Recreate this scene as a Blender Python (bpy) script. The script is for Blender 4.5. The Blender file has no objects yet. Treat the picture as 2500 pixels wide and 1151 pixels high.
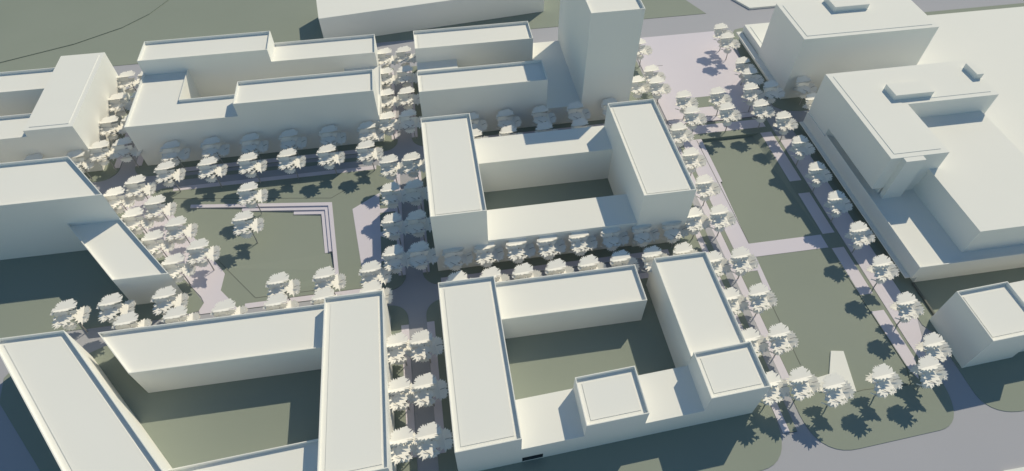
import bpy, bmesh, math, random
from mathutils import Vector
from mathutils.geometry import tessellate_polygon

# ---------------------------------------------------------------- camera, sky, sun
S = bpy.context.scene
C = S.collection
cam_d = bpy.data.cameras.new('camera')
cam = bpy.data.objects.new('camera', cam_d)
C.objects.link(cam)
cam.location = (0, 0, 150)
cam.rotation_euler = (math.radians(90 - 50.684), 0, math.radians(-8.8835))
cam_d.sensor_width = 36
cam_d.lens = 36 * 1524.5 / 2500
cam_d.clip_start = 1
cam_d.clip_end = 5000
S.camera = cam

SUN_DIR = Vector((0.79, 0.76, 1.0)).normalized()          # towards the sun
W = bpy.data.worlds.new('World')
S.world = W
W.use_nodes = True
nt = W.node_tree
for n in list(nt.nodes):
    nt.nodes.remove(n)
sky = nt.nodes.new('ShaderNodeTexSky')
sky.sky_type = 'NISHITA'
sky.sun_disc = False
sky.sun_elevation = math.asin(SUN_DIR.z)
sky.sun_rotation = math.atan2(SUN_DIR.x, SUN_DIR.y)
sky.ozone_density = 1.0
sky.dust_density = 0.2
bg = nt.nodes.new('ShaderNodeBackground')
bg.inputs['Strength'].default_value = 0.091
out = nt.nodes.new('ShaderNodeOutputWorld')
tint = nt.nodes.new('ShaderNodeMix')
tint.data_type = 'RGBA'
tint.blend_type = 'MULTIPLY'
tint.inputs[0].default_value = 1.0
tint.inputs[7].default_value = (0.93, 1.06, 1.0, 1)
nt.links.new(sky.outputs[0], tint.inputs[6])
nt.links.new(tint.outputs[2], bg.inputs[0])
nt.links.new(bg.outputs[0], out.inputs[0])

sd = bpy.data.lights.new('sun', 'SUN')
sd.energy = 3.22
sd.color = (1.0, 0.89, 0.665)
sd.angle = math.radians(0.5)
so = bpy.data.objects.new('sun', sd)
so.rotation_euler = (-SUN_DIR).to_track_quat('-Z', 'Y').to_euler()
so.location = (150, 150, 300)
C.objects.link(so)

S.view_settings.view_transform = 'Standard'
S.view_settings.look = 'None'
S.view_settings.exposure = 0
S.view_settings.gamma = 1
S.render.engine = 'CYCLES'
S.cycles.max_bounces = 8
S.cycles.diffuse_bounces = 5


# ---------------------------------------------------------------- materials
def mat(name, a, b, scale=0.25, rough=0.85, bump=0.0, detail=4, fine=None):
    m = bpy.data.materials.new(name)
    m.use_nodes = True
    t = m.node_tree
    p = t.nodes['Principled BSDF']
    p.inputs['Roughness'].default_value = rough
    p.inputs['Specular IOR Level'].default_value = 0.15
    tc = t.nodes.new('ShaderNodeTexCoord')
    ns = t.nodes.new('ShaderNodeTexNoise')
    ns.inputs['Scale'].default_value = scale
    ns.inputs['Detail'].default_value = detail
    rp = t.nodes.new('ShaderNodeValToRGB')
    rp.color_ramp.elements[0].position = 0.3
    rp.color_ramp.elements[1].position = 0.7
    rp.color_ramp.elements[0].color = (*a, 1)
    rp.color_ramp.elements[1].color = (*b, 1)
    t.links.new(tc.outputs['Object'], ns.inputs['Vector'])
    t.links.new(ns.outputs['Fac'], rp.inputs['Fac'])
    t.links.new(rp.outputs['Color'], p.inputs['Base Color'])
    return m


WHITE = mat('white_card', (0.818, 0.816, 0.782), (0.832, 0.828, 0.794), 0.05)
LEAF = mat('white_foliage', (0.87, 0.85, 0.80), (0.89, 0.865, 0.815), 0.5)
BARK = mat('grey_bark', (0.36, 0.35, 0.35), (0.42, 0.41, 0.40), 2.0)
GRASS = mat('matt_green', (0.262, 0.297, 0.256), (0.280, 0.314, 0.273), 0.02)
ROAD = mat('grey_roadway', (0.392, 0.400, 0.448), (0.412, 0.416, 0.462), 0.02)
PAVE = mat('pale_paving', (0.665, 0.63, 0.71), (0.685, 0.645, 0.72), 0.03)
EDGE = mat('dark_kerb', (0.14, 0.15, 0.14), (0.16, 0.17, 0.16), 0.3)
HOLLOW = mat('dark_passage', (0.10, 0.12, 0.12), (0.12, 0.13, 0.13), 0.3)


# ---------------------------------------------------------------- helpers
def link(name, me, m, parent=None):
    o = bpy.data.objects.new(name, me)
    C.objects.link(o)
    if m is not None:
        me.materials.append(m)
    if parent is not None:
        o.parent = parent
    return o


def thing(name, label, cat, loc=(0, 0, 0), group=None):
    o = bpy.data.objects.new(name, None)
    o.empty_display_size = 1
    C.objects.link(o)
    o.location = loc
    o['label'] = label
    o['category'] = cat
    if group:
        o['group'] = group
    return o


def tag(o, label, cat, group=None):
    o['label'] = label
    o['category'] = cat
    if group:
        o['group'] = group
    return o


def area(p):
    return 0.5 * sum(p[i][0] * p[(i + 1) % len(p)][1] - p[(i + 1) % len(p)][0] * p[i][1] for i in range(len(p)))


def ccw(p):
    return list(p) if area(p) > 0 else list(reversed(p))


def inset(p, d):
    """p counter-clockwise; d distance per edge i -> i+1"""
    n = len(p)
    if not isinstance(d, (list, tuple)):
        d = [d] * n
    lines = []
    for i in range(n):
        a, b = Vector(p[i]), Vector(p[(i + 1) % n])
        t = (b - a).normalized()
        nrm = Vector((-t.y, t.x))
        lines.append((a + nrm * d[i], t))
    res = []
    for i in range(n):
        (a, t), (b, u) = lines[i - 1], lines[i]
        den = t.x * u.y - t.y * u.x
        if abs(den) < 1e-6:
            res.append(tuple(b))
            continue
        w = b - a
        k = (w.x * u.y - w.y * u.x) / den
        res.append(tuple(a + t * k))
    return res


def prism_bm(bm, pts, z0, z1, bottom=True):
    p = ccw(pts)
    zt = z1 if isinstance(z1, (list, tuple)) else [z1] * len(p)
    lo = [bm.verts.new((x, y, z0)) for x, y in p]
    hi = [bm.verts.new((x, y, z)) for (x, y), z in zip(p, zt)]
    bm.faces.new(hi)
    if bottom:
        bm.faces.new(list(reversed(lo)))
    n = len(p)
    for i in range(n):
        j = (i + 1) % n
        bm.faces.new((lo[i], lo[j], hi[j], hi[i]))


def mesh_of(name, bm):
    me = bpy.data.meshes.new(name)
    bmesh.ops.recalc_face_normals(bm, faces=bm.faces)
    bm.to_mesh(me)
    bm.free()
    return me


def prism(name, pts, z0, z1, m, parent=None):
    bm = bmesh.new()
    prism_bm(bm, pts, z0, z1)
    return link(name, mesh_of(name, bm), m, parent)


def rect(x0, y0, x1, y1):
    return [(x0, y0), (x1, y0), (x1, y1), (x0, y1)]


def wing(parent, pts, z1, par=1.05, skip=(), plate=True, z0=-0.3, name='wing', off=1.45, mt=None):
    """one volume of a block, with its roof edge wall and raised roof slab as sub-parts.
    skip = edges (index in counter-clockwise order) that lean against a higher volume."""
    p = ccw(pts)
    body = prism(name, p, z0, z1 - par, mt or WHITE, parent)
    n = len(p)
    if par > 0.05:
        d = [0.0 if i in skip else 0.22 for i in range(n)]
        q = inset(p, d)
        bm = bmesh.new()
        zb = z1 - par
        for i in range(n):
            if i in skip:
                continue
            j = (i + 1) % n
            o0, o1, i0, i1 = p[i], p[j], q[i], q[j]
            f = bm.faces.new
            v = bm.verts.new
            f((v((*o0, zb)), v((*o1, zb)), v((*o1, z1)), v((*o0, z1))))
            f((v((*i1, zb)), v((*i0, zb)), v((*i0, z1)), v((*i1, z1))))
            f((v((*o0, z1)), v((*o1, z1)), v((*i1, z1)), v((*i0, z1))))
        bmesh.ops.remove_doubles(bm, verts=bm.verts, dist=1e-4)
        link('parapet', mesh_of('parapet', bm), WHITE, body)
    if plate:
        prism('roof_slab', inset(p, off), z1 - par, z1 - par + 0.16, WHITE, body)
    return body


def arc(cx, cy, r, a0, a1, n=8):
    return [(cx + r * math.cos(math.radians(a0 + (a1 - a0) * i / n)),
             cy + r * math.sin(math.radians(a0 + (a1 - a0) * i / n))) for i in range(n + 1)]


def bend(a, c, b, n=9):
    """rounded corner from a to b with control point c"""
    return [((1 - t) ** 2 * a[0] + 2 * t * (1 - t) * c[0] + t * t * b[0],
             (1 - t) ** 2 * a[1] + 2 * t * (1 - t) * c[1] + t * t * b[1]) for t in (i / n for i in range(n + 1))]


def sheet(name, pts, z, m, holes=(), side=None, kind='structure'):
    """flat ground sheet (optionally with holes) with its vertical edge down to z-side"""
    p = ccw(pts)
    loops = [p] + [list(reversed(ccw(h))) for h in holes]
    tri = tessellate_polygon([[Vector((x, y, 0)) for x, y in l] for l in loops])
    flat = [v for l in loops for v in l]
    bm = bmesh.new()
    vs = [bm.verts.new((x, y, z)) for x, y in flat]
    for t in tri:
        try:
            f = bm.faces.new([vs[i] for i in t])
        except ValueError:
            continue
        f.normal_update()
        if f.normal.z < 0:
            f.normal_flip()
    if side:
        k = 0
        for l in loops:
            n = len(l)
            low = [bm.verts.new((x, y, z - side)) for x, y in l]
            for i in range(n):
                j = (i + 1) % n
                bm.faces.new((low[i], low[j], vs[k + j], vs[k + i]))
            k += n
    me = bpy.data.meshes.new(name)
    bm.to_mesh(me)
    bm.free()
    o = link(name, me, m)
    if kind:
        o['kind'] = kind
    return o


# ---------------------------------------------------------------- ground
HOLE_N = [(92.2, 154.6), (91.9, 133.4), (91.2, 133.3), (90.4, 112.8), (90.3, 106.8), (113.8, 106.8), (113.8, 154.6)]
HOLE_S = [(90.4, 101.7), (89.0, 92.0), (88.1, 89.0), (87.7, 65.6), (88.6, 58.4), (98.3, 56.3), (113.6, 56.0),
          (115.2, 60.5), (114.4, 84), (113.9, 101.7)]
HOLE_W = [(-88.2, 149.8), (-81.6, 149.95), (-36.6, 144.05), (-33.6, 112.6), (-34.2, 109.8), (-57.3, 109.8),
          (-67.1, 122.0), (-76.5, 134.0)]
sheet('ground', rect(-900, -250, 900, 1200), 0.0, ROAD, [HOLE_N, HOLE_S, HOLE_W])

G1 = 0.13      # lawn islands
G2 = 0.19      # paving laid on them


def lawn(pts, z=G1, holes=(), side=0.2):
    return sheet('lawn', pts, z, GRASS, holes, side)


def pave(pts, z=G2, name='pavement', side=0.07):
    return sheet(name, pts, z, PAVE, (), side)


# park island, west
lawn([(-104.6, 153.6), (-92.1, 158.9), (-20.7, 159.0)] + arc(-19.3, 154.0, 5.0, 90, 0)[1:] +
     [(-14.3, 111.5)] + arc(-19.3, 111.5, 5.0, 0, -90)[1:] + [(-62.0, 106.4)] +
     [(-71.8, 106.5), (-72.6, 107.8), (-71.7, 110.3), (-72.6, 112.2), (-76.7, 117.4)], holes=[HOLE_W])
# A island
lawn([(-103.3, 171)] + arc(-97.8, 171.2, 5.5, 180, 270)[1:] + [(-19.8, 165.8)] + arc(-19.3, 170.8, 5.0, -90, 0)[1:] +
     [(-14.3, 213.5), (-103.3, 213.5)])
# E island
lawn([(-108.3, 171)] + arc(-113.8, 171.2, 5.5, 0, -90)[1:] + [(-190, 165.6), (-190, 213.5), (-108.3, 213.5)])
# B island
lawn([(-9.3, 171)] + arc(-4.3, 171.2, 5.0, 180, 270)[1:] + [(82.4, 166.0), (82.4, 213.5), (-9.3, 213.5)])
# narrow median in the street
lawn(rect(-94.9, 162.3, -21.5, 164.0))
lawn(rect(2.0, 162.3, 66, 164.0))
# C island
lawn(arc(-4.3, 111.5, 5.0, 180, 270) + [(76.8, 106.5), (76.8, 159.0)] + arc(-4.3, 154.0, 5.0, 90, 180))
# D island (slanted southern street)
lawn(arc(-4.3, 96.2, 5.0, 90, 180) + [(-9.3, 41.0), (64.0, 40.8)] + bend((66.4, 41.0), (75.0, 41.6), (75.1, 54.0)) + [(75.1, 101.2)])
# G island
lawn([(-84.0, 101.4)] + arc(-19.3, 96.2, 5.0, 90, 0) + [(-14.3, 38), (-79.5, 38), (-104.3, 69.3), (-118.4, 87.0), (-119.7, 94.2), (-117, 99),
     (-104, 99), (-100.2, 98.2), (-95.6, 100.2)])
# F courtyard lawn
lawn([(-190, 106.6), (-71.0 - 8.5, 106.6), (-72.4, 107.8), (-71.7, 110.3), (-76.7, 117.4), (-104.8, 153.4), (-190, 160)])
# eastern strips and sunken lawn surround
lawn([(83.3, 61.5), (81.4, 61.0)] + bend((81.4, 52.5), (81.7, 41.6), (92.0, 42.3)) + bend((114.0, 43.5), (121.0, 44.0), (121.9, 54.0)) + [(122.0, 60), (119.5, 66), (119.5, 162.8), (83.3, 162.8)], holes=[HOLE_N, HOLE_S])
lawn(rect(77.0, 48.7, 78.9, 106.3))
lawn([(76.8, 106.3), (78.9, 106.3), (78.9, 159), (76.8, 159)])
lawn(bend((128.4, 52.0), (128.3, 44.6), (138.5, 44.9)) + [ (200, 48.5), (200, 90), (126.6, 90), (126.6, 72), (128.4, 69)])
lawn(rect(126.5, 90, 140, 158))
lawn([(124.6, 171.8), (125.2, 168), (128, 164.9), (134, 163.8), (150, 164.2), (150, 171.8)])
lawn([(124.6, 171.8), (150, 171.8), (150, 219.2), (133, 219.2), (129.8, 218.4), (127.4, 215), (126.2, 208), (124.6, 196)])
# big northern lawn
lawn([(-700, 232.2), (94.9, 232.3), (122.3, 232.3), (116.9, 244.7), (96, 300), (60, 700), (-700, 700)], holes=[
    [(-700, 200 + 33), (-170, 241.3), (-144.2, 250.3), (-127.5, 259.9), (-118.3, 269.1), (-111.9, 280.4), (-104, 305), (-100, 690), (-699, 690)]])
lawn([(-700, 233), (-170, 241.3), (-144.2, 250.3), (-127.5, 259.9), (-118.3, 269.1), (-111.9, 280.4), (-104, 305), (-100, 690), (-699, 690)],
     z=0.42, side=0.35)
lawn([(180, 200), (460, 200), (460, 219.0), (180, 218.4)])

# interior of the sunken lawns
def soft(name, verts, faces):
    me = bpy.data.meshes.new(name)
    me.from_pydata(verts, [], faces)
    bm = bmesh.new()
    bm.from_mesh(me)
    for f in bm.faces:
        f.normal_update()
        if f.normal.z < -0.01:
            f.normal_flip()
    bm.to_mesh(me)
    bm.free()
    o = link(name, me, GRASS)
    o['kind'] = 'structure'
    return o


soft('sunken_lawn',
     [(92.2, 154.6, G1), (92.2, 154.55, -1.0), (91.9, 133.4, -0.55), (91.9, 133.4, G1), (91.2, 133.3, -0.5), (90.4, 112.8, 0.02), (90.3, 106.8, G1),
      (113.8, 106.8, G1), (111.9, 136.0, -0.6), (111.6, 154.55, -1.0), (113.8, 154.6, G1), (113.8, 136.0, G1)],
     [(0, 1, 9, 10), (1, 2, 4, 5, 6, 7, 8, 9), (7, 11, 8), (11, 10, 9, 8), (0, 3, 2, 1)])
soft('sunken_lawn', [(x, y, G1) for x, y in HOLE_S] + [(x, y, G1 - 0.02 if y > 86 else -0.06) for x, y in HOLE_S],
     [tuple(range(10, 20))] + [(i, (i + 1) % 10, (i + 1) % 10 + 10, i + 10) for i in range(10)])
# western park: lawn that slopes down to the foot of the stepped seating
soft('sloping_lawn',
     [(-88.2, 149.8, G1), (-81.6, 149.95, G1), (-81.6, 149.4, 0.1), (-65.0, 146.6, -0.45), (-48.6, 143.6, -0.9), (-37.3, 142.6, -1.2),
      (-35.2, 123.5, -0.8), (-34.2, 116.4, -0.3), (-33.6, 112.6, G1), (-34.2, 109.8, G1), (-57.3, 109.8, G1), (-67.1, 122.0, G1), (-76.5, 134.0, G1)],
     [(0, 1, 2), (0, 2, 3, 12), (12, 3, 4, 11), (11, 4, 5, 6), (11, 6, 7, 10), (10, 7, 8, 9)])
seats = thing('terrace_seating', 'long pale stepped bench terrace bent in an L around the sloping park lawn', 'steps', (-40, 140, 0))
seats.location = (0, 0, 0)


def step(p, z):
    return prism('step', p, -1.5, z, PAVE, seats)


step([(-81.6, 149.95), (-36.6, 144.05), (-33.7, 113.4), (-34.85, 113.3), (-37.75, 142.8), (-81.6, 148.6)], 0.2)
step([(-65.2, 146.4), (-37.75, 142.8), (-35.95, 124.0), (-37.1, 123.9), (-38.85, 141.5), (-65.2, 145.0)], -0.22)
step([(-48.8, 142.8), (-38.85, 141.5), (-37.1, 123.9), (-38.35, 123.8), (-40.0, 140.15), (-48.8, 141.3)], -0.62)

# thin edging lines in the park lawn
def strip(pts, w, z, name='lawn_edging', h=0.06, m=EDGE):
    bm = bmesh.new()
    for i in range(len(pts) - 1):
        a, b = Vector(pts[i]), Vector(pts[i + 1])
        t = (b - a).normalized()
        n = Vector((-t.y, t.x)) * w / 2
        a2, b2 = a, b
        prism_bm(bm, [tuple(a2 + n), tuple(a2 - n), tuple(b2 - n), tuple(b2 + n)], z, z + h)
    o = link(name, mesh_of(name, bm), m)
    o['kind'] = 'structure'
    return o


strip([(-88.2, 153.7), (-36.9, 146.0), (-32.4, 149.0)], 0.16, G1 - 0.02)
strip([(-76.5, 134.0), (-67.1, 122.0), (-57.3, 109.8), (-40.1, 109.8)], 0.16, G1 - 0.02)
strip([(-70.3, 123.3), (-67.0, 119.9)], 0.2, G1 - 0.02)
strip([(-48.6, 108.4), (-26.9, 108.4)], 0.2, G1 - 0.02)
strip([(90.35, 154.2), (90.3, 106.9)], 0.14, G2 + 0.0, h=0.05)
strip([(83.3, 133.8), (83.3, 61.8)], 0.22, G1 - 0.03)
strip([(83.0, 166.0), (117.0, 166.0)], 0.12, G2, h=0.04)
strip([(82.6, 167.0), (84.4, 163.4)], 0.14, G2, h=0.05)
strip([(84.4, 163.4), (117.0, 163.2)], 0.2, G2, h=0.05)
strip([(89.0, 198.7), (91.9, 198.6)], 0.14, G2, h=0.05)
strip([(76.95, 100), (76.95, 48.7), (78.9, 48.7)], 0.18, G1, h=0.05)
strip([(98.6, 56.2), (100.6, 56.4), (113.4, 55.9)], 0.14, G1, h=0.04)

# paving
for y0 in (117.4, 127.2, 137.0):
    pave(rect(-21.3, y0, -16.4, y0 + 1.75))
for x0 in (-16.4, -9.3):
    pave(rect(x0, 111.3, x0 + 2.1, 154.5))
    pave(rect(x0, 56.8, x0 + 2.1, 94.1))
    pave(rect(x0, 171.3, x0 + 2.1, 212.0))
for x0 in (-110.4, -103.3):
    pave(rect(x0, 171.3, x0 + 2.1, 212.0))
pave([(-30.0, 140.0), (-26.2, 107.9), (-21.3, 106.6), (-21.3, 145.8)])
pave([(-60, 106.5), (-60, 108.2), (-21.3, 108.3), (-21.3, 106.5)])
pave(rect(-88.5, 157.2, -22.1, 158.95))
pave(rect(-88.5, 166.0, -21.0, 168.0))
pave(rect(-4.0, 157.2, 70, 158.95))
pave(rect(-4.0, 166.0, 76, 168.0))
pave(rect(-4.2, 106.6, 65.0, 108.6))
pave(rect(-4.2, 99.2, 65.0, 101.1))
# diagonal plaza
pave([(-104.4, 153.5), (-99.4, 155.7), (-95.4, 156.5), (-88.2, 148.6), (-73.8, 129.6), (-67.1, 120.0), (-67.5, 114.0), (-62.8, 108.2), (-62.0, 106.5), (-72.2, 106.5),
      (-72.6, 107.8), (-71.6, 110.3), (-72.8, 112.6), (-77.2, 118.0)])
# east: paths beside C and D
pave(rect(75.2, 48.8, 77.0, 159.0))
sheet('road', rect(78.9, 60, 81.1, 159.0), 0.16, ROAD, (), 0.04)
pave([(81.1, 62.4), (83.3, 61.6), (83.3, 159.0), (81.1, 159.0)])
pave([(84.9, 154.55), (84.9, 96.8), (88.8, 96.8), (90.3, 106.8), (90.4, 112.8), (91.2, 133.3), (91.9, 133.4), (92.2, 154.6)])
pave([(90.3, 101.7), (113.7, 101.7), (113.7, 106.8), (90.3, 106.8)])
pave([(88.8, 96.8), (88.1, 89.5), (89.9, 89.5), (90.35, 101.7), (90.3, 106.8)], z=0.195)
strip([(88.1, 89.0), (87.7, 65.6)], 0.16, G1 - 0.02)
pave(rect(114.2, 130.0, 118.3, 154.5))
pave(rect(114.5, 107.0, 118.4, 124.3))
pave(rect(114.6, 83.9, 118.4, 101.2))
pave([(114.8, 78.2), (118.5, 78.2), (118.7, 62.6), (116.4, 57.0), (115.4, 60.2)])
pave([(119.6, 68.0), (119.6, 149.6), (126.5, 149.6), (126.5, 74.8), (120.2, 57)], z=0.2)
pave(rect(89.0, 157.4, 117.5, 161.7))
pave([(83.3, 163.4), (117.0, 163.4), (117, 163.4), (123.0, 170.0), (123.8, 200), (123.2, 218.6), (83.3, 218.6)], z=0.2)
sheet('lawn', [(96.8, 171.3), (103.9, 171.3), (103.9, 177.2), (96.8, 177.2)], 0.24, GRASS, (), 0.04)
sheet('road', [(123.9, 158), (123.9, 232), (460, 232.2), (460, 219.3), (133, 219.3), (129.8, 218.6), (127.3, 215), (126.1, 208), (124.5, 196), (124.5, 171.8)], 0.006, ROAD, (), None)


# ---------------------------------------------------------------- buildings
def yf(x):
    return 51.18 + 0.054 * x


# A: long block in the upper left
b = thing('apartment_block', 'long white block with notched courtyard behind the upper row of street trees, upper left', 'building')
wing(b, rect(-99.2, 200, -55.6, 211.8), 22.0, plate=False)
wing(b, rect(-55.6, 200, -19.0, 211.8), 17.0, plate=False, skip=(3,))
wing(b, [(-99.2, 171), (-63.7, 171), (-63.7, 182.9), (-84.2, 182.9), (-84.2, 200), (-99.2, 200)], 17.1, plate=False, skip=(1, 4))
wing(b, rect(-63.7, 171, -19.2, 182.8), 22.1, plate=False)
wing(b, [(-31, 182.8), (-18.3, 182.8), (-18.0, 200), (-31, 200)], 11.5, plate=False, par=0.5, skip=(0, 2))
prism('wing', [(-19.2, 171.2), (-19.0, 171.2), (-18.3, 182.8), (-19.2, 182.8)], -0.3, 11.5, WHITE, b)

# B: block with the tower
b = thing('tower_block', 'white block with two parallel bars and the tallest tower, top centre', 'building')
wing(b, rect(-4.6, 200, 39.2, 211.7), 17.0)
wing(b, rect(-4.6, 170.4, 38.9, 181.8), 20.2)
wing(b, rect(-4.6, 181.8, 10.2, 200), 11.0, par=0, plate=False)
prism('wing', rect(39.2, 170.4, 51.5, 210.6), -0.3, 7.8, WHITE, b)
wing(b, rect(51.5, 170.2, 68.9, 212.0), 43.8, name='tower', plate=False)

# C: the central courtyard block
b = thing('courtyard_block', 'square white courtyard block in the middle, two high bars joined by low wings', 'building')
wing(b, rect(-4.7, 111.2, 10.5, 152.0), 24.5)
wing(b, rect(54.5, 111.2, 69.7, 151.8), 23.0)
prism('wing', rect(10.5, 111.7, 54.5, 123.3), -0.3, 10.95, WHITE, b)
prism('wing', rect(10.5, 140.8, 54.5, 152.4), -0.3, 13.3, WHITE, b)

# D: the lower courtyard block
b = thing('courtyard_block', 'white courtyard block, lower middle, with two raised cubes and a dark passage opening', 'building')
wing(b, [(-4.7, yf(-4.7)), (10.3, yf(10.3)), (10.3, 96.7), (-4.7, 96.7)], 14.6)
wing(b, rect(10.3, 85.5, 49.9, 97.5), 10.3, plate=False, skip=(3,))
wing(b, [(54.7, yf(54.7) + 12.1), (69.65, yf(69.65) + 12.1), (69.65, 96.9), (54.7, 96.9)], 13.0, plate=False, skip=(0,))
wing(b, [(54.9, yf(54.9)), (69.75, yf(69.75)), (69.75, yf(69.75) + 12.1), (54.9, yf(54.9) + 12.1)], 15.1)
wing(b, [(25.2, yf(25.2)), (40.1, yf(40.1)), (40.1, yf(40.1) + 12.1), (25.2, yf(25.2) + 12.1)], 14.2, z0=8.3)
# low front wing with the passage opening cut into its front
bm = bmesh.new()
X0, X1, ZT = 10.3, 54.9, 8.3
v = lambda x, z, d=0.0: bm.verts.new((x, yf(x) + d, z))
xa, xb, za, zb = 10.55, 15.6, 0.45, 2.75
for (x0, x1, z0, z1) in ((X0, xa, -0.3, ZT), (xa, xb, -0.3, za), (xa, xb, zb, ZT), (xb, X1, -0.3, ZT)):
    bm.faces.new((v(x0, z0), v(x1, z0), v(x1, z1), v(x0, z1)))
bm.faces.new((v(X0, ZT), v(X1, ZT), v(X1, ZT, 12.1), v(X0, ZT, 12.1)))
bm.faces.new((v(X1, -0.3, 12.1), v(X0, -0.3, 12.1), v(X0, ZT, 12.1), v(X1, ZT, 12.1)))
low = link('wing', mesh_of('wing', bm), WHITE, b)
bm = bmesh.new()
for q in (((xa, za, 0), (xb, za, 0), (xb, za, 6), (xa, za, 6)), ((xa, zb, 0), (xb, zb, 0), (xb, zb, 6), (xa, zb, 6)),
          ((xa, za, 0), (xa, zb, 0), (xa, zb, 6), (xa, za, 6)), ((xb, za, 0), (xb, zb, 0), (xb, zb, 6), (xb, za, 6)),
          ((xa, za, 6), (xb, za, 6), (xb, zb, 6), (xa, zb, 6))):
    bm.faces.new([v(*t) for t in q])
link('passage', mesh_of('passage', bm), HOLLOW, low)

# E: far left block
b = thing('apartment_block', 'white block at the far left edge, broad high bar across two lower wings', 'building')
wing(b, rect(-128.2, 170.9, -113.5, 211.0), 19.6, par=0)
wing(b, rect(-190, 171.1, -128.2, 183.0), 17.1, plate=False, skip=(1,))
wing(b, rect(-190, 196.2, -128.2, 208.2), 17.1, plate=False, skip=(1,))

# F: left wedge block
b = thing('apartment_block', 'white block at the left whose lower wing slants beside the diagonal trees', 'building')
wing(b, [(-190, 135.6), (-94.6, 135.6), (-108.5, 153.4), (-190, 153.4)], 22.3, plate=False)
wing(b, [(-91.3, 112.6), (-76.7, 112.6), (-94.6, 135.6), (-109.2, 135.6)], 12.4, plate=False, skip=(2,))

# G: lower left block
b = thing('courtyard_block', 'white lower left block around a tapering court, its outer bar running diagonally', 'building')
wing(b, [(-91.9, 97.2), (-34.3, 97.2), (-34.3, 84.0), (-81.5, 84.0)], 11.0, plate=False, skip=(1,))
wing(b, [(-34.3, yf(-34.3)), (-19.2, yf(-19.2)), (-19.2, 97.0), (-34.3, 97.0)], 14.0)
wing(b, [(-59.0, 47.0), (-34.3, 48.8), (-34.3, 61.3), (-68.6, 59.2)], 9.0, plate=False, skip=(1, 3))
wing(b, [(-78.6, 46.5), (-58.9, 46.5), (-98.4, 97.1), (-115.4, 97.1)], 14.0)

# H: slab at the top
b = thing('slab_building', 'plain white flat-roofed slab at the top edge, turned slightly against the grid', 'building')
prism('wing', [(-41.7, 234.8), (52.4, 244.9), (50.1, 266.8), (-44.0, 256.7)], -0.3, 11.55, WHITE, b)

# N4: low building at the top, right of the tower
o = prism('low_building', [(142.3, 232.5), (330, 233.0), (330, 330), (100, 330), (137.8, 241.4)], -0.3, 0.85, WHITE)
tag(o, 'very low flat white plate at the top edge, right of the tallest tower', 'building')

# R: large stepped complex on the right
b = thing('stepped_complex', 'large white complex on the right with podium, terrace, tall box and high L-shaped building', 'building')
PZ = 7.7
prism('podium', rect(132.0, 85.7, 480, 154.5), -0.3, 3.1, WHITE, b)
prism('ledge', rect(127.9, 85.65, 480, 154.55), 3.1, 3.4, WHITE, b)
pod = prism('podium', [(129.35, 85.2), (480, 85.2), (480, 205), (200, 205), (200, 194.8), (179.9, 194.8), (179.9, 171.5), (150, 171.5), (150, 154.6), (129.35, 154.6)],
            3.4, PZ, WHITE, b)
prism('podium', rect(150.05, 154.6, 170, 171.45), -0.3, 3.4, WHITE, b)
prism('parapet', rect(129.35, 85.2, 129.6, 141.5), PZ, 8.6, WHITE, pod)
prism('parapet', rect(129.6, 85.2, 480, 85.45), PZ, 8.6, WHITE, pod)
prism('ledge', rect(127.0, 176.0, 129.3, 211.6), 3.05, 3.6, WHITE, b)
prism('podium', rect(129.0, 176.5, 129.3, 211.2), -0.3, 3.05, WHITE, b)
x = wing(b, rect(129.3, 171.5, 179.9, 194.8), 25.8, par=0, z0=-0.3, off=1.7, name='tower')
prism('roof_box', rect(147.2, 186.0, 160.5, 193.6), 25.8, 27.9, WHITE, x)
wing(b, rect(129.6, 194.8, 200.0, 211.7), 6.6, par=0, z0=-0.3, off=1.7)
tw = prism('wing', [(129.5, 113.7), (147.9, 113.7), (147.9, 136.0), (179.5, 136.0), (179.5, 154.6), (129.5, 154.6)], 10.9, 23.6, WHITE, b)
prism('roof_slab', [(131.3, 115.4), (146.2, 115.4), (146.2, 137.7), (177.8, 137.7), (177.8, 152.9), (131.3, 152.9)], 23.6, 23.74, WHITE, tw)
prism('roof_box', rect(144.3, 138.3, 157.4, 144.2), 23.74, 25.6, WHITE, tw)
prism('roof_box', rect(176.4, 144.4, 178.8, 150.5), 23.74, 25.6, WHITE, tw)
prism('wing', [(133.2, 114.2), (147.8, 114.2), (147.8, 136.1), (179.4, 136.1), (179.4, 154.5), (129.65, 154.5), (129.65, 142.2), (133.2, 140.0)], PZ, 10.9, WHITE, b)
prism('stair_tower', rect(133.3, 111.9, 139.5, 113.7), PZ, 23.5, WHITE, b)
prism('wing', rect(145.0, 88.9, 177.4, 136.0), PZ, 17.1, WHITE, b)

# S: corner block at the right
b = thing('corner_block', 'white cube building at the lower right edge with a low wing behind it', 'building')
wing(b, [(129.4, yf(129.4) + 0.0), (144.6, yf(144.6)), (144.6, yf(144.6) + 15.1), (129.4, yf(129.4) + 15.1)], 14.2)
prism('wing', [(144.6, 60.0), (190, 62), (190, 77.6), (144.6, 75.2)], -0.3, 10.6, WHITE, b)

o = prism('low_building', [(122.6, 32.0), (210, 32.2), (210, 5), (118, 5)], -0.3, 0.6, WHITE)
tag(o, 'white flat plate just cut by the lower right corner of the photo', 'building')

# small retaining wall and park ramp
o = prism('retaining_wall', [(131.25, 74.4), (131.75, 74.4), (131.85, 85.4), (131.35, 85.4)], -0.1, 0.75, EDGE)
tag(o, 'low dark garden wall running from the podium corner to the corner cube building', 'wall')
bm = bmesh.new()
rp = [(97.5, 68.2), (93.9, 61.9), (89.6, 61.3), (89.2, 57.6), (98.4, 56.2), (100.8, 67.6)]
prism_bm(bm, rp, -0.3, 0.42)
o = link('park_ramp', mesh_of('park_ramp', bm), WHITE)
tag(o, 'tapering white slab ramp lying on the green lawn among the lowest trees', 'ramp')


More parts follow.
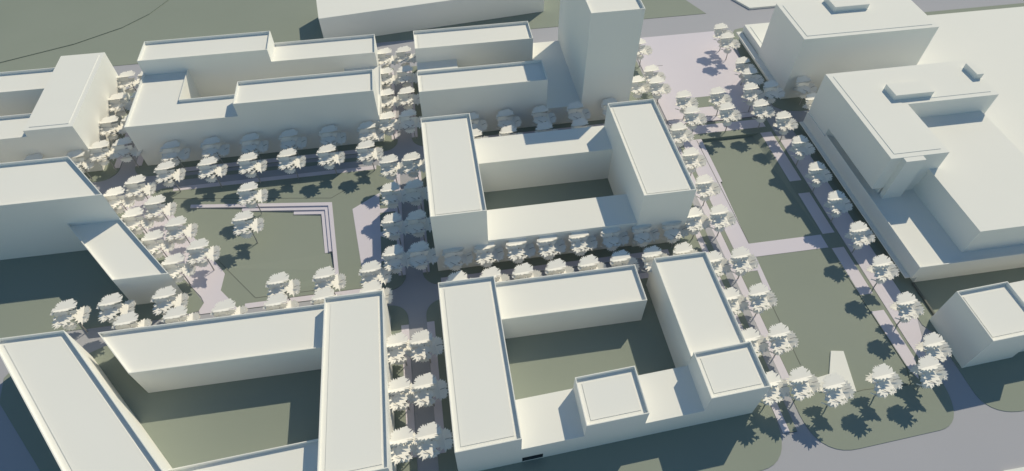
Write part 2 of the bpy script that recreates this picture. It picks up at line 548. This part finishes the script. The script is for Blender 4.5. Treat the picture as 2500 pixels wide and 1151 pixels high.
# ---------------------------------------------------------------- trees
def card(bm, c, u, w, n_t, rng, hu, hw, jag=0.17, a0=0.0, a1=180.0, th=0.05):
    """leafy sheet: fan of teeth from hinge point c; u along the hinge, w outwards"""
    c, u, w = Vector(c), Vector(u).normalized(), Vector(w).normalized()
    nrm = u.cross(w).normalized() * th
    pts = []
    N = n_t * 2
    for i in range(N + 1):
        t = i / N
        lobe = 1.0 - 0.06 * (1 - math.cos(2 * math.pi * t * 3)) * (0.5 + rng.random() * 0.5)
        r = lobe - (jag * (0.35 + 0.65 * rng.random()) if i % 2 else 0.0)
        if rng.random() < 0.12:
            r += 0.12
        elif i % 2 and rng.random() < 0.22:
            r -= 0.13
        a = math.radians(a0 + (a1 - a0) * (t + (rng.uniform(-0.3, 0.3) / N if 0 < i < N else 0)))
        pts.append(c + u * (math.cos(a) * hu * r) + w * (math.sin(a) ** 0.8 * hw * r if math.sin(a) > 0 else 0.0))
    for s, flip in ((nrm, False), (-nrm, True)):
        cv = bm.verts.new(c + s)
        vs = [bm.verts.new(p + s) for p in pts]
        for i in range(len(vs) - 1):
            f = (cv, vs[i], vs[i + 1]) if not flip else (cv, vs[i + 1], vs[i])
            bm.faces.new(f)


def tube(bm, pts, rad, n=6):
    rings = []
    for i, p in enumerate(pts):
        p = Vector(p)
        d = (Vector(pts[min(i + 1, len(pts) - 1)]) - Vector(pts[max(i - 1, 0)])).normalized()
        a = d.orthogonal().normalized()
        bb = d.cross(a)
        rings.append([bm.verts.new(p + (a * math.cos(2 * math.pi * k / n) + bb * math.sin(2 * math.pi * k / n)) * rad[i]) for k in range(n)])
    for r0, r1 in zip(rings, rings[1:]):
        for k in range(n):
            bm.faces.new((r0[k], r0[(k + 1) % n], r1[(k + 1) % n], r1[k]))
    bm.faces.new(rings[-1])


def raw(name, bm):
    me = bpy.data.meshes.new(name)
    bm.to_mesh(me)
    bm.free()
    return me


def build_tree():
    rng = random.Random(11)
    root = thing('broadleaf_tree', 'tree', 'tree')
    bm = bmesh.new()
    tube(bm, [(0, 0, -0.3), (0.02, 0.1, 2.0), (-0.15, 0.35, 4.2), (-0.45, 0.7, 6.0), (-0.8, 1.0, 8.0), (-1.1, 1.3, 9.3)],
         [0.2, 0.17, 0.15, 0.13, 0.10, 0.05])
    trunk = link('trunk', mesh_of('trunk', bm), BARK, root)
    for pts in ([(-0.15, 0.35, 4.2), (0.7, 0.9, 5.2), (1.6, 1.4, 6.3)], [(-0.3, 0.5, 5.0), (-1.1, 0.2, 6.2), (-2.1, -0.2, 7.2)],
                [(-0.15, 0.35, 4.2), (-0.9, -0.4, 4.7), (-1.5, -1.1, 5.1)], [(-1.0, -2.6, 8.05), (-2.2, -1.9, 8.35), (-2.6, -1.6, 8.4)],
                [(2.3, 1.0, 6.75), (3.3, 0.9, 7.35), (3.7, 0.8, 7.5)]):
        bm = bmesh.new()
        tube(bm, pts, [0.09, 0.08, 0.05][:len(pts)], 5)
        link('branch', mesh_of('branch', bm), BARK, trunk)

    def clump(*cards):
        bm = bmesh.new()
        for k in cards:
            card(bm, *k[0], rng=rng, **k[1])
        link('foliage_clump', raw('foliage_clump', bm), LEAF, root)

    D = math.radians
    hx = (math.cos(D(5)), math.sin(D(5)), 0)
    # big cap, valley-folded along a roughly east-west crease
    clump((((-1.4, 1.4, 9.6), hx, (0.06, math.cos(D(9)), math.sin(D(9))), 16), dict(hu=3.15, hw=3.0, jag=0.16)),
          (((-1.4, 1.4, 9.6), hx, (0.05, -math.cos(D(25)), math.sin(D(25))), 9), dict(hu=3.4, hw=1.5, jag=0.36)))
    # right clump, valley fold running north-south
    hn = (-0.10, 0.99, 0.12)
    clump((((1.9, 1.1, 6.2), hn, (-0.95, 0.0, 0.30), 8), dict(hu=3.0, hw=2.5, jag=0.34)),
          (((1.9, 1.1, 6.2), hn, (0.88, 0.05, 0.44), 10), dict(hu=2.9, hw=2.8, jag=0.26)))
    # left clump under the cap: its outer half reaches into the sun
    clump((((-1.8, -1.0, 7.9), hx, (0.05, 0.98, 0.10), 7), dict(hu=2.7, hw=2.1, jag=0.25)),
          (((-1.8, -1.0, 7.9), hx, (-0.10, -0.97, 0.08), 8), dict(hu=2.9, hw=2.6, jag=0.42)))
    # shaded hanging sheets under the cap
    clump((((-2.5, 1.0, 9.5), hx, (0.05, -0.22, -0.97), 8), dict(hu=2.1, hw=2.6, jag=0.12)),
          (((0.3, 1.3, 8.8), hx, (0, -0.3, -0.95), 6), dict(hu=1.3, hw=1.6, jag=0.3)))
    # rear clump
    clump((((-0.3, 3.0, 4.8), hx, (0.0, 0.95, 0.22), 8), dict(hu=3.0, hw=1.5, jag=0.32)),
          (((-0.3, 3.0, 4.8), hx, (0.0, -0.95, 0.10), 8), dict(hu=3.0, hw=1.5, jag=0.32)))
    # small lower clump in the middle
    clump((((-1.3, -1.3, 5.6), hx, (0.1, -0.60, -0.75), 7), dict(hu=2.0, hw=1.5, jag=0.35)),
          (((-1.3, -1.3, 5.6), hx, (0.0, 0.95, 0.1), 6), dict(hu=1.7, hw=1.2, jag=0.3)))
    # loose tufts at the left
    clump((((-4.1, -1.9, 6.6), (0.75, -0.6, 0.1), (-0.5, 0.6, 0.3), 3), dict(hu=1.1, hw=0.7, jag=0.5)),
          (((-4.1, -1.9, 6.6), (0.75, -0.6, 0.1), (0.4, -0.6, 0.3), 3), dict(hu=1.1, hw=0.8, jag=0.5)))
    # separate leaf tips round the crown
    for c, w, a in (((-4.1, 0.6, 9.3), (-0.9, -0.2, 0.1), 0.8), ((-3.5, -0.6, 8.6), (-0.7, -0.6, 0.1), 0.8),
                    ((3.5, 2.2, 7.0), (0.7, 0.6, 0.3), 0.7), ((3.3, -0.8, 6.5), (0.7, -0.6, 0.1), 0.8),
                    ((0.2, -2.2, 7.4), (0.3, -0.9, 0.1), 0.9), ((-2.7, -2.9, 7.9), (-0.3, -0.9, 0.0), 0.7)):
        w = Vector(w).normalized()
        u = Vector((-w.y, w.x, 0.15))
        clump(((c, u, w, 3), dict(hu=a, hw=a * 0.8, jag=0.45)), ((c, u, -w + Vector((0, 0, 0.4)), 3), dict(hu=a, hw=a * 0.6, jag=0.45)))
    return root


def kids(o):
    return [q for q in bpy.data.objects if q.parent == o]


proto = build_tree()
tree_parts = [(k, kids(k)) for k in kids(proto)]
first = [True]
ORD = ['first', 'second', 'third', 'fourth', 'fifth', 'sixth', 'seventh', 'eighth', 'ninth', 'tenth', 'eleventh', 'twelfth']


def plant(x, y, label, group):
    if first[0]:
        r = proto
        first[0] = False
    else:
        r = proto.copy()
        C.objects.link(r)
        for k, sub in tree_parts:
            c = k.copy()
            C.objects.link(c)
            c.parent = r
            for s in sub:
                d = s.copy()
                C.objects.link(d)
                d.parent = c
    r.location = (x, y, 0.12)
    r['label'] = label
    r['group'] = group


def row(pts, where, group, end='top'):
    for i, (x, y) in enumerate(pts):
        plant(x, y, '%s white tree from the %s %s' % (ORD[i], end, where), group)


XL, XR = -15.3, -8.05
row([(XL, y) for y in (208.5, 195.9, 183.1, 170.3, 148.6, 136.0, 123.1, 110.8)], 'in the left row of the upper central street', 'trees lining the central street')
row([(-7.9, 208.5), (-7.95, 195.9), (XR, 183.1), (-8.1, 170.4), (-8.15, 148.6), (-8.0, 136.1), (-8.0, 123.2), (-8.0, 111.0)],
    'in the right row of the upper central street', 'trees lining the central street')
row([(-15.5, 81.6), (-15.5, 69.1), (-15.45, 56.3)], 'in the left row of the lower central street', 'trees lining the central street')
row([(-9.2, 81.4), (-9.2, 69.1), (-9.15, 56.4)], 'in the right row of the lower central street', 'trees lining the central street')
row([(-109.2, 208.5), (-109.4, 195.5), (-109.2, 182.8), (-109.2, 170.1)], 'in the left row of the far left street', 'trees in the far left street')
row([(-102.0, 208.5), (-102.0, 195.6), (-102.0, 182.9), (-102.0, 170.5)], 'in the right row of the far left street', 'trees in the far left street')
row([(-128.8, 166.9), (-116.0, 166.6)], 'before the far left block', 'trees along the upper left street', 'left')
row([(-86.0, 166.3), (-73.2, 166.3), (-60.6, 166.1), (-48.0, 166.1), (-34.9, 166.2), (-22.2, 166.2)], 'in the shaded upper left row', 'trees along the upper left street', 'left')
row([(-85.9, 156.5), (-72.8, 156.5), (-60.3, 156.6), (-47.9, 156.6), (-35.3, 156.6), (-22.7, 156.6)], 'in the sunlit upper left row', 'trees along the upper left street', 'left')
plant(-58.8, 142.9, 'white tree standing beside the stepped terrace on the park lawn', 'trees on the park lawn')
plant(-58.9, 130.8, 'white tree alone on the sloping park lawn below the stepped terrace', 'trees on the park lawn')
row([(-99.2, 147.1), (-91.6, 137.3), (-83.9, 127.1), (-76.4, 117.2)], 'in the diagonal row by the slanting wing', 'trees on the diagonal plaza')
row([(-93.9, 151.5), (-86.0, 141.5), (-78.2, 131.6), (-70.4, 121.7)], 'in the diagonal row beside the park lawn', 'trees on the diagonal plaza')
row([(-102.0, 105.5), (-90.5, 105.7), (-76.7, 105.8)], 'before the end of the slanting wing', 'trees in the lower left street', 'left')
row([(-85.0, 98.8), (-72.6, 98.8), (-60.3, 99.0), (-46.8, 98.8), (-34.4, 98.8), (-21.6, 99.0)], 'behind the lower left block', 'trees in the lower left street', 'left')
row([(-46.8, 105.9), (-34.3, 105.9), (-21.7, 106.0)], 'along the lower edge of the park lawn', 'trees in the lower left street', 'left')
row([(1.7, 109.2), (10.7, 109.0), (19.9, 109.0), (28.9, 108.9), (38.3, 108.9), (47.9, 109.2), (57.3, 109.3), (66.4, 109.3)],
    'against the central courtyard block', 'trees between the two courtyard blocks', 'left')
row([(1.7, 98.7), (11.0, 98.7), (20.1, 98.6), (29.4, 98.6), (38.7, 98.6), (48.0, 98.9), (57.3, 99.0), (66.4, 98.9)],
    'behind the lower courtyard block', 'trees between the two courtyard blocks', 'left')
row([(13.1, 165.3), (25.0, 165.3), (37.4, 165.4), (49.8, 165.6), (62.2, 165.8)], 'against the front of the tower block', 'trees before the tower block', 'left')
row([(13.0, 156.7), (24.8, 156.7), (37.1, 156.6), (49.4, 156.6), (61.8, 156.6)], 'behind the roof of the central courtyard block', 'trees before the tower block', 'left')
row([(118.0, 204.8), (118.1, 198.2)], 'at the upper right plaza corner', 'trees around the pale plaza')
row([(82.6, 199.5), (82.4, 182.2), (82.2, 175.1), (75.2, 176.7), (75.2, 199.3)], 'between the tower and the pale plaza', 'trees around the pale plaza')
row([(89.3, 165.8), (101.9, 165.8)], 'in the upper row below the pale plaza', 'trees around the pale plaza', 'left')
row([(81.9, 149.3), (89.3, 157.0), (102.0, 157.0)], 'in the lower row below the pale plaza', 'trees around the pale plaza', 'left')
row([(117.8, 181.8), (118.0, 175.0), (114.6, 166.3), (122.3, 166.4), (114.4, 156.9)], 'at the right side of the pale plaza', 'trees around the pale plaza')
row([(135.2, 167.3), (134.2, 157.4)], 'below the boxy tower', 'trees around the pale plaza')
row([(119.5, 149.5), (119.6, 136.9), (119.3, 124.2), (119.4, 111.3), (119.8, 98.6), (120.0, 86.0), (119.8, 73.2), (119.7, 60.5)],
    'in the row along the terraced complex', 'trees on the right side of the green')
row([(81.8, 136.8), (81.8, 124.1), (81.8, 111.3), (81.9, 94.8), (81.9, 82.0), (82.0, 69.2), (81.9, 56.6)],
    'in the long row left of the green', 'trees on the left side of the green')
row([(73.8, 111.4), (73.7, 94.6), (73.7, 81.9), (73.9, 69.1), (74.0, 56.6)],
    'in the row close to the courtyard block walls', 'trees on the left side of the green')
row([(89.2, 53.7), (102.3, 54.2), (114.8, 54.7)], 'at the lower end of the green', 'trees at the lower end of the green', 'left')
